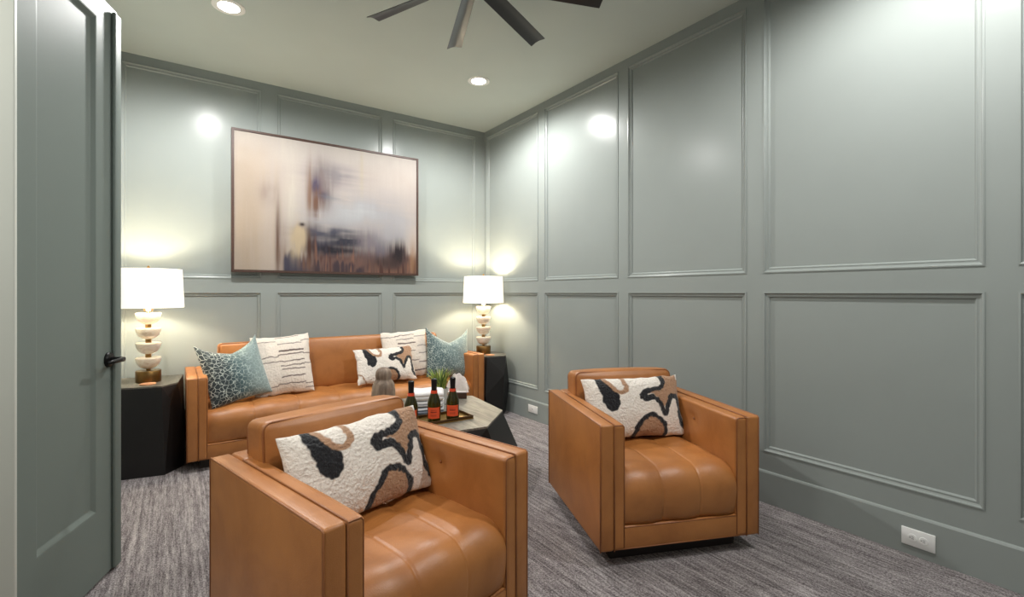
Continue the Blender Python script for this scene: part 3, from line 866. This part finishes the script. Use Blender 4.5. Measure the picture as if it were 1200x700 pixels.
# ------------------------------------------------------------------ table lamps and coasters
def lamp(loc, label):
    L = empty('table_lamp', loc, 0, label, 'lamp', 'stacked alabaster table lamps')
    lathe('base', [(0, 0), (.073, 0), (.075, .004), (.075, .078), (.072, .082), (0, .082)], BRASSD, L)
    z = .095
    lathe('stem', [(0, .07), (.013, .07), (.013, .50), (0, .50)], BRASS, L, 16)
    for k in range(4):
        zz = z + k * .105
        lathe('bowl', [(0, 0), (.024, 0), (.045, .010), (.062, .028), (.072, .052), (.0755, .070), (.0755, .077), (.071, .080), (.0, .078)], ALAB, L, 32, (0, 0, zz), 60)
        if k: lathe('spacer', [(.0, -.03), (.018, -.03), (.018, .0), (.0, .0)], BRASS, L, 16, (0, 0, zz))
    # shade: open drum, glowing linen
    zb = .527
    sh = lathe('lamp_shade', [(.212, zb), (.200, zb + .275), (.1975, zb + .275), (.2095, zb), (.212, zb)], SHADE, L, 48)
    lathe('finial', [(0, .80), (.008, .80), (.010, .815), (.006, .825), (0, .828)], BRASS, L, 12)
    bm = bmesh.new()
    for a in range(3):
        t = a * 2 * math.pi / 3; b_tube(bm, [(0, 0, .80), (.199 * math.cos(t), .199 * math.sin(t), .795)], .002)
    b_tube(bm, [(.02, 0, .50), (.05, 0, .6), (.045, 0, .72), (0, 0, .8)], .002); b_tube(bm, [(-.02, 0, .50), (-.05, 0, .6), (-.045, 0, .72), (0, 0, .8)], .002)
    link('harp', bm, BRASS, L, True)
    lathe('bulb', [(0, .50), (.013, .505), (.014, .54), (.03, .58), (.028, .61), (0, .63)], BULB, L, 16)
    pl = bpy.data.lights.new('lamp_bulb', 'POINT'); pl.energy = LAMP_W; pl.color = (1, .88, .68); pl.shadow_soft_size = .04
    po = bpy.data.objects.new('lamp_bulb_light', pl); COL.objects.link(po); po.parent = L; po.location = (0, 0, .665)
lamp((-.162, 4.28, ZS), 'table lamp of stacked pale alabaster bowls on the left side table, nearest the door')
lamp((2.62, 4.26, ZS), 'table lamp of stacked pale alabaster bowls on the right side table in the corner')
for loc, lab in (((-.16, 4.155, ZS), 'round wooden coaster in front of the left lamp base'), ((2.60, 4.10, ZS), 'round wooden coaster in front of the right lamp base')):
    o = lathe('coaster', [(0, 0), (.047, 0), (.048, .006), (.045, .008), (0, .007)], COASTERW, None, 28); o.location = loc
    tag(o, lab, 'coaster', 'coasters beside the lamps')

# ------------------------------------------------------------------ coffee table things
tr = empty('serving_tray', (1.335, 2.80, ZT), 0, 'shallow gold serving tray with a dark rim on the coffee table', 'tray')
tw, td = .25, .10
box('tray_base', (-tw, -td, 0), (tw, td, .006), TRAYG, tr)
for lo, hi in (((-tw, -td, .006), (tw, -td + .007, .022)), ((-tw, td - .007, .006), (tw, td, .022)), ((-tw, -td + .007, .006), (-tw + .007, td - .007, .022)), ((tw - .007, -td + .007, .006), (tw, td - .007, .022))):
    box('rim', lo, hi, TRAYR, tr, .002)
def bottle(loc, label, H=.272, r=.0415, rz=0):
    b = empty('wine_bottle', loc, rz, label, 'bottle', 'small sparkling wine bottles on the tray')
    k = H / .262
    lathe('glass_body', [(0, .004), (r * .6, 0), (r * .95, .002), (r, .010), (r, .105 * k), (r * .95, .122 * k), (r * .72, .150 * k), (r * .48, .176 * k), (r * .37, .194 * k), (r * .35, .2 * k), (0, .2 * k)], GLASS, b, 28)
    lathe('foil', [(r * .37, .188 * k), (r * .40, .19 * k), (r * .42, .215 * k), (r * .44, .24 * k), (r * .46, .25 * k), (r * .43, .257 * k), (r * .2, .262 * k), (0, .262 * k)], FOIL, b, 20)
    lathe('neck_band', [(r * .50, .172 * k), (r * .455, .190 * k), (r * .475, .190 * k), (r * .52, .172 * k), (r * .50, .172 * k)], BAND, b, 20)
    bm = bmesh.new(); rr = r + .0006
    def patch(a0, a1, z0, z1, rad, n=10):
        p = [[bm.verts.new((rad * math.cos(a0 + (a1 - a0) * i / n), rad * math.sin(a0 + (a1 - a0) * i / n), z)) for z in (z0, z1)] for i in range(n + 1)]
        for x, y in zip(p, p[1:]): bm.faces.new((x[0], y[0], y[1], x[1]))
    A = R(-90 - 30)
    patch(A - 1.0, A + 1.0, .026, .092 * k, rr)
    lb = link('label', bm, LABELO, b, True)
    bm = bmesh.new()
    for z in (.040, .046, .060, .074): patch(A - .45, A + .45, z * k, (z + (.0025 if z != .060 else .008)) * k, rr + .0004, 6)
    link('label_print', bm, LABELT, lb, True)
ZB = ZT + .006
bottle((1.185, 2.775, ZB), 'dark green wine bottle, leftmost of three, mostly hidden behind the near armchair')
bottle((1.335, 2.765, ZB), 'dark green wine bottle with orange label, middle of the three on the tray')
bottle((1.460, 2.752, ZB), 'dark green wine bottle with orange label, rightmost of the three on the tray')

# folded towels
def towel(loc, w, d, h, rz, label, stripes, ground):
    o = soft_box('folded_towel', (0, 0, h / 2), (w, d, h), min(.022, h / 2.05), TOWELM, None, 22)
    me = o.data; n = len(me.vertices); co = np.zeros(n * 3); me.vertices.foreach_get('co', co); co = co.reshape(-1, 3)
    c = np.zeros((n, 4)) + 1; c[:, :3] = lin(ground)
    for a, b, col in stripes:
        m = (co[:, 2] / h > a) & (co[:, 2] / h < b); c[m, :3] = lin(col)
    # soft fold line round the middle
    g = np.exp(-((co[:, 2] / h - .5) / .08) ** 2); fr = co[:, 1] < -d / 2 + .01
    co[:, 1] += np.where(fr, .006 * g, 0); co[:, 2] += .003 * np.sin(co[:, 0] * 40) * (co[:, 2] / h)
    me.vertices.foreach_set('co', co.ravel())
    ca = me.color_attributes.new('Col', 'FLOAT_COLOR', 'POINT'); ca.data.foreach_set('color', c.astype(np.float32).ravel())
    o.location = loc; o.rotation_euler[2] = rz
    tag(o, label, 'towel', 'folded towels behind the bottles')
tx, ty = 1.405, 3.04
towel((tx, ty, ZT), .25, .20, .050, R(-28), 'blue grey folded towel at the bottom of the stack behind the bottles', [(.35, .5, (150, 156, 168)), (.75, .95, (206, 206, 208))], (112, 120, 134))
towel((tx, ty, ZT + .050), .245, .195, .040, R(-30), 'white folded towel with dark stripes in the middle of the stack', [(.0, .12, (78, 82, 96)), (.42, .56, (140, 144, 158))], (222, 220, 222))
towel((tx + .003, ty, ZT + .090), .24, .19, .062, R(-27), 'plain white folded towel on top of the stack behind the bottles', [(.0, .08, (120, 122, 134))], (230, 226, 226))

# potted grass
random.seed(4)
pg = empty('potted_grass', (1.60, 3.21, ZT), 0, 'small tuft of green grass in a low pot on the coffee table', 'plant')
lathe('pot', [(0, 0), (.045, 0), (.058, .10), (.060, .115), (.053, .115), (.05, .10), (0, .10)], m_plain('pot_ceramic', (206, 204, 200), .4), pg, 28)
lathe('soil', [(0, .104), (.051, .104), (0, .107)], m_plain('soil', (50, 38, 30), .9), pg, 20)
GR = []
for i, c in enumerate(((96, 128, 40), (146, 160, 66), (62, 96, 40), (186, 186, 100))): GR.append(m_plain('grass_%d' % i, c, .5, var=.2, scale=60))
for i in range(95):
    a = random.uniform(0, 2 * math.pi); r0 = .04 * math.sqrt(random.random()); ln = random.uniform(.11, .195); le = random.uniform(.02, .115)
    bm = bmesh.new(); wv = random.uniform(.004, .0065); rows = []
    for k in range(6):
        t = k / 5; rr = r0 + le * t ** 1.7; zz = .10 + ln * (t - .16 * t ** 3)
        ww = wv * (1 - t) ** .6 + .0004
        ca, sa = math.cos(a), math.sin(a)
        c = Vector((rr * ca, rr * sa, zz)); sd = Vector((-sa, ca, 0)) * ww; up = Vector((ca, sa, 0)) * (ww * .35)
        rows.append([bm.verts.new(c - sd), bm.verts.new(c + up), bm.verts.new(c + sd)])
    for p, q in zip(rows, rows[1:]):
        for j in range(2): bm.faces.new((p[j], p[j + 1], q[j + 1], q[j]))
    link('grass_blade', bm, random.choice(GR), pg, True)

# wooden vase
vz = lathe('wooden_vase', [(0, 0), (.062, 0), (.076, .02), (.080, .10), (.079, .15), (.073, .19), (.062, .212), (.053, .222), (.051, .230), (.053, .238), (.055, .255), (.051, .278), (.039, .296), (.02, .306), (0, .308)], VASEWOOD, None, 24)
vz.location = (1.165, 3.20, ZT); tag(vz, 'weathered brown wooden urn with domed lid on the coffee table, left of the bottles', 'urn')

# folded napkin on a small dark box
bx = box('wooden_box', (-.07, -.05, 0), (.07, .05, .045), m_plain('dark_walnut', (66, 42, 30), .45, var=.2), None, .004)
bx.location = (1.80, 3.31, ZT); bx.rotation_euler[2] = R(-30); tag(bx, 'small dark wooden box under the pale napkin on the coffee table', 'box')
def napkin():
    n = 26
    bm = bmesh.new(); G = []
    for i in range(n):
        u = -1 + 2 * i / (n - 1); row = []
        for j in range(n):
            v = -1 + 2 * j / (n - 1)
            peak = .14 * (1 - abs(v)) ** .8 * (1 - .45 * max(0, abs(u) - .35))
            x = u * (.062 + .028 * abs(v)); y = v * .052
            z = peak + .005 * math.sin(u * 9 + v * 3) * (1 - abs(v)) + .004
            row.append(bm.verts.new((x, y, z)))
        G.append(row)
    for a, b in zip(G, G[1:]):
        for k in range(n - 1): bm.faces.new((a[k], a[k + 1], b[k + 1], b[k]))
    bmesh.ops.solidify(bm, geom=bm.faces[:], thickness=.004)
    o = link('folded_napkin', bm, m_plain('napkin_linen', (246, 238, 234), .85, var=.08, scale=50, bump=.3), None, True)
    o.location = (1.80, 3.31, ZT + .047); o.rotation_euler[2] = R(-35)
    tag(o, 'pale folded napkin tented on the small dark box behind the rightmost bottle', 'napkin')
napkin()

# ------------------------------------------------------------------ outlets on the right baseboard
def outlet(y0, y1, z0, z1, label, n):
    xf = XR - .030
    o = empty('wall_outlet', (xf, (y0 + y1) / 2, (z0 + z1) / 2), 0, label, 'outlet', 'white outlets in the right baseboard')
    w, h = (y1 - y0) / 2, (z1 - z0) / 2
    box('cover_plate', (-.006, -w, -h), (0, w, h), WHITEP, o, .0025)
    for s in ((-1, 1) if n == 2 else (0,)):
        bm = bmesh.new(); b_lathe(bm, [(0, 0), (.017, 0), (.016, .002), (0, .0022)], 20)
        bm.transform(Matrix.Translation((-.006, s * .021, 0)) @ Matrix.Rotation(R(-90), 4, 'Y'))
        sk = link('socket', bm, WHITEP, o, True, 40)
        bm = bmesh.new()
        b_box(bm, (-.0088, s * .021 - .006, .003), (-.008, s * .021 + .003, .005)); b_box(bm, (-.0088, s * .021 - .006, -.005), (-.008, s * .021 + .003, -.003))
        b_box(bm, (-.0088, s * .021 + .006, -.002), (-.008, s * .021 + .010, .002))
        link('slot', bm, SLOTD, sk)
outlet(.684, .810, .045, .127, 'white duplex outlet set sideways in the right baseboard, nearest the camera', 2)
outlet(3.63, 3.775, .070, .142, 'small white outlet in the far right baseboard beside the black side table', 1)
